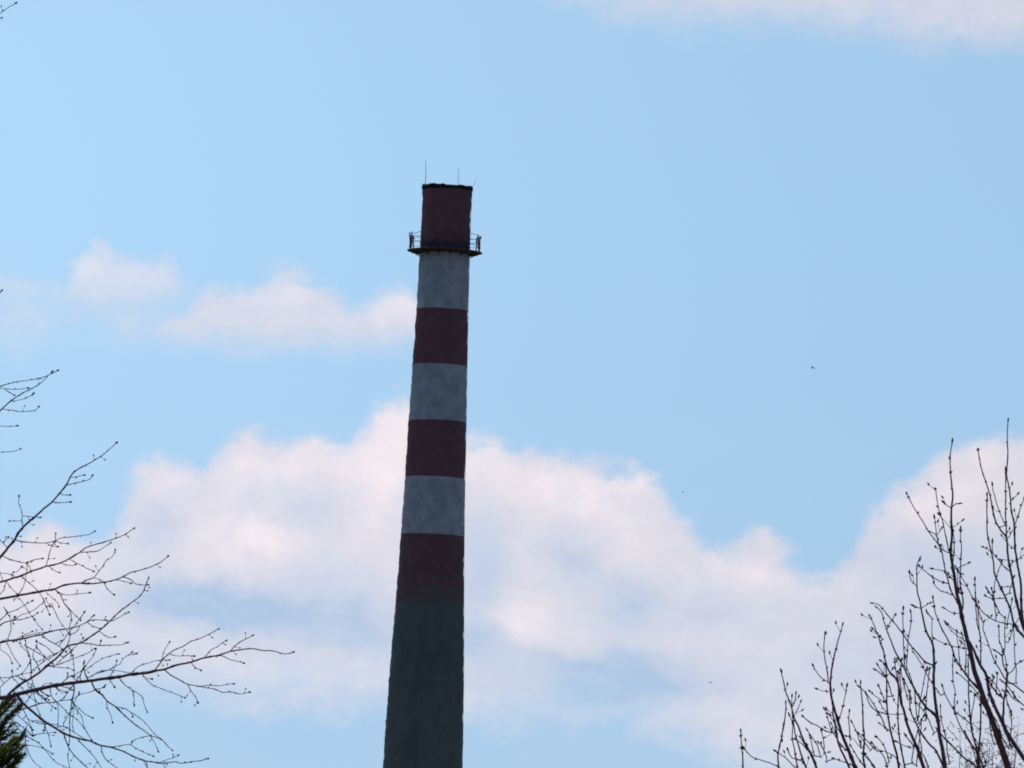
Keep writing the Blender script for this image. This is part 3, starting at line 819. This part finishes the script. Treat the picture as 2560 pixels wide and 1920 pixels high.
# ------------------------------------------------------------------ pine at the lower left
DP = 31.0
pinepos = at(-330, 1900, DP)
pine = empty('pine_tree', (pinepos.x, pinepos.y, 0))
tag(pine, 'dark green pine whose needle tufts show in the lower left corner', 'tree')
porg = pine.location.copy(); rng = random.Random(5)
topz = at(-330, 1560, DP).z
mb = MB(); mb.tube([Vector((porg.x+.03*math.sin(z*2), porg.y, z)) for z in [i*topz/8-.1*(i == 0) for i in range(9)]], [.13-.013*i for i in range(9)], 10)
mb.build('trunk', m_bark2, pine, porg)
PX = 2*TH/W*DP
def shoot(br, nd, p, d, L, w, dens=1.0):
    """one pine shoot: a stem with needles pointing forward"""
    d = d.normalized(); e = p+d*L
    br.tube([p, e], [.004, .002], 4)
    a = d.orthogonal().normalized(); c = d.cross(a)
    for i in range(int(L*1100*dens)):
        t = rng.random(); th = rng.uniform(0, 6.283)
        o = (a*math.cos(th)+c*math.sin(th)); q = p+d*L*t
        nl = w*rng.uniform(.7, 1.15); tip = q+(d*.85+o*.55*rng.uniform(.6, 1.2)).normalized()*nl
        s_ = (tip-q).cross(fwd+o*.3).normalized()*.0015
        b = len(nd.v); nd.v += [q-s_, q+s_, tip]; nd.f.append((b, b+1, b+2))
def pine_branch(p0, p1, tufts, mat):
    br = MB(); nd = MB(); m_ = p0.lerp(p1, .5)-Vector((0, 0, .06))
    br.tube([p0, m_, p1], [.014, .010, .005], 6)
    for i in range(tufts):
        t = rng.uniform(.35, 1); q = p0.lerp(m_, t*2) if t < .5 else m_.lerp(p1, t*2-1)
        d = (p1-p0).normalized()*.6+Vector((rng.uniform(-.6, .6), rng.uniform(-.6, .6), rng.uniform(.3, 1)))
        shoot(br, nd, q, d, rng.uniform(.05, .11), .036)
    shoot(br, nd, p1, (p1-p0).normalized()+Vector((0, 0, .5)), .10, .034)
    b = br.build('branch', m_bark2, pine, porg); n = nd.build('needles', mat, b, porg, smooth=False); tag(n, kind='stuff')
for i in range(46):                     # crown, mostly just outside the picture
    z = rng.uniform(.9, topz-.05); a = rng.uniform(0, 6.283); R1 = (1-(z/topz)**2.2)*.75+.08
    p0 = Vector((porg.x, porg.y, z-.15)); p1 = Vector((porg.x+math.cos(a)*R1, porg.y+math.sin(a)*R1, z+.10))
    X = proj(p1)
    if X[0] > 8 and X[1] < 1960: continue
    pine_branch(p0, p1, 9, m_needle if rng.random() < .75 else m_needle2)
for (x, y, dd, n, mt) in ((18, 1775, .1, 16, m_needle), (34, 1800, -.1, 14, m_needle), (8, 1830, 0, 22, m_needle), (0, 1790, .15, 22, m_needle), (-10, 1860, 0, 22, m_needle),
                          (42, 1868, .1, 13, m_needle), (18, 1885, -.15, 12, m_needle2), (38, 1905, 0, 14, m_needle), (10, 1925, .1, 16, m_needle), (22, 1945, .0, 16, m_needle), (22, 1790, -.2, 18, m_needle), (26, 1812, 0, 18, m_needle), (12, 1850, .1, 18, m_needle), (34, 1880, .05, 18, m_needle), (28, 1900, .15, 18, m_needle2), (40, 1925, .1, 16, m_needle)):
    p1 = at(x-33, y+12, DP+dd); p0 = Vector((porg.x, porg.y, p1.z-.22)); pine_branch(p0, p1, n, mt)

# ------------------------------------------------------------------ leafing shrub behind the right tree
DS = 36.0
sb = at(2430, 1900, DS)
shr = empty('leafing_shrub', (sb.x, sb.y, 0))
tag(shr, 'shrub with small yellow-green young leaves behind the bare stems at the lower right corner', 'shrub')
sorg = shr.location.copy(); rng = random.Random(9); PX = 2*TH/W*DS
tips = []
for i in range(34):
    x = rng.uniform(2375, 2555); y = rng.choice((rng.uniform(1790, 1930), rng.uniform(1850, 1940)))
    if x < 2400: y = max(y, 1840)
    tips.append((x, y))
for (x, y) in tips:
    p1 = at(x, y, DS+rng.uniform(-.4, .4)); p0 = Vector((sorg.x+rng.uniform(-.06, .06), sorg.y+rng.uniform(-.06, .06), -.05))
    c1 = p0.lerp(p1, .4)+Vector(((p1.x-p0.x)*-.12, 0, .1)); br = MB(); lf = MB()
    pts = [p0*(1-t)**2+c1*2*t*(1-t)+p1*t*t for t in [k/10 for k in range(11)]]
    br.tube(pts, [.011-.00105*k for k in range(11)], 5)
    for k in range(60):
        t = rng.uniform(.88, 1.0); q = p0*(1-t)**2+c1*2*t*(1-t)+p1*t*t
        q = q+Vector((rng.gauss(0, .05), rng.gauss(0, .06), rng.gauss(0, .05)))
        d = Vector((rng.uniform(-1, 1), rng.uniform(-1, 1), rng.uniform(-.3, 1))).normalized(); L = rng.uniform(5, 10)*PX
        s_ = d.orthogonal().normalized()*L*.28; b = len(lf.v)
        lf.v += [q, q+d*L*.5+s_, q+d*L, q+d*L*.5-s_]; lf.f.append((b, b+1, b+2, b+3))
        if rng.random() < .3: br.tube([p0.lerp(p1, t) if False else q-d*.03, q], [.0015, .0015], 3)
    b = br.build('stem', m_bark2, shr, sorg); l_ = lf.build('leaves', m_leaf, b, sorg, smooth=False); tag(l_, kind='stuff')

# ------------------------------------------------------------------ birds
m_bird = material('dark_plumage', (.02, .02, .024), (.04, .04, .045), 20, .8, 0)
def bird(x, y, dist, span, yaw, label):
    p = at(x*K, y*K, dist); o = empty('bird', p); tag(o, label, 'bird', 'birds far off in the sky'); o.rotation_euler = (0, R_(12), R_(yaw))
    s_ = span; mb = MB()
    mb.tube([Vector((0, t, zz)) for t, zz in ((-.30*s_, 0), (-.15*s_, 0), (0, .01*s_), (.15*s_, .01*s_), (.22*s_, .01*s_), (.27*s_, 0))], [.008*s_, .045*s_, .065*s_, .05*s_, .035*s_, .004*s_], 8)
    mb.build('body', m_bird, o)
    for sd in (-1, 1):
        w = MB(); pr = [(0.03, .08, -.10, .02), (.18, .10, -.09, .06), (.33, .04, -.10, .10), (.5, -.10, -.13, .08)]
        for q, f, b_, z in pr:
            for yy, zz in ((f, z+.012), (b_, z), (f, z-.004)): w.v.append(Vector((sd*q*s_, yy*s_, zz*s_)))
        for i in range(3):
            for k in range(3): k2 = (k+1) % 3; w.f.append((i*3+k, i*3+k2, i*3+3+k2, i*3+3+k))
        w.f += [(0, 1, 2), (9, 11, 10)]; w.build('wing', m_bird, o)
bird(1756, 795, 240, .21, 62, 'dark bird in blue sky right of the chimney, the uppermost and largest of three')
bird(1475, 1063, 330, .16, 75, 'tiny dark bird at the blue edge of the big cloud, the middle of three')
bird(1535, 1475, 300, .17, 80, 'tiny dark bird against pale cloud right of the chimney foot, lowest of three')
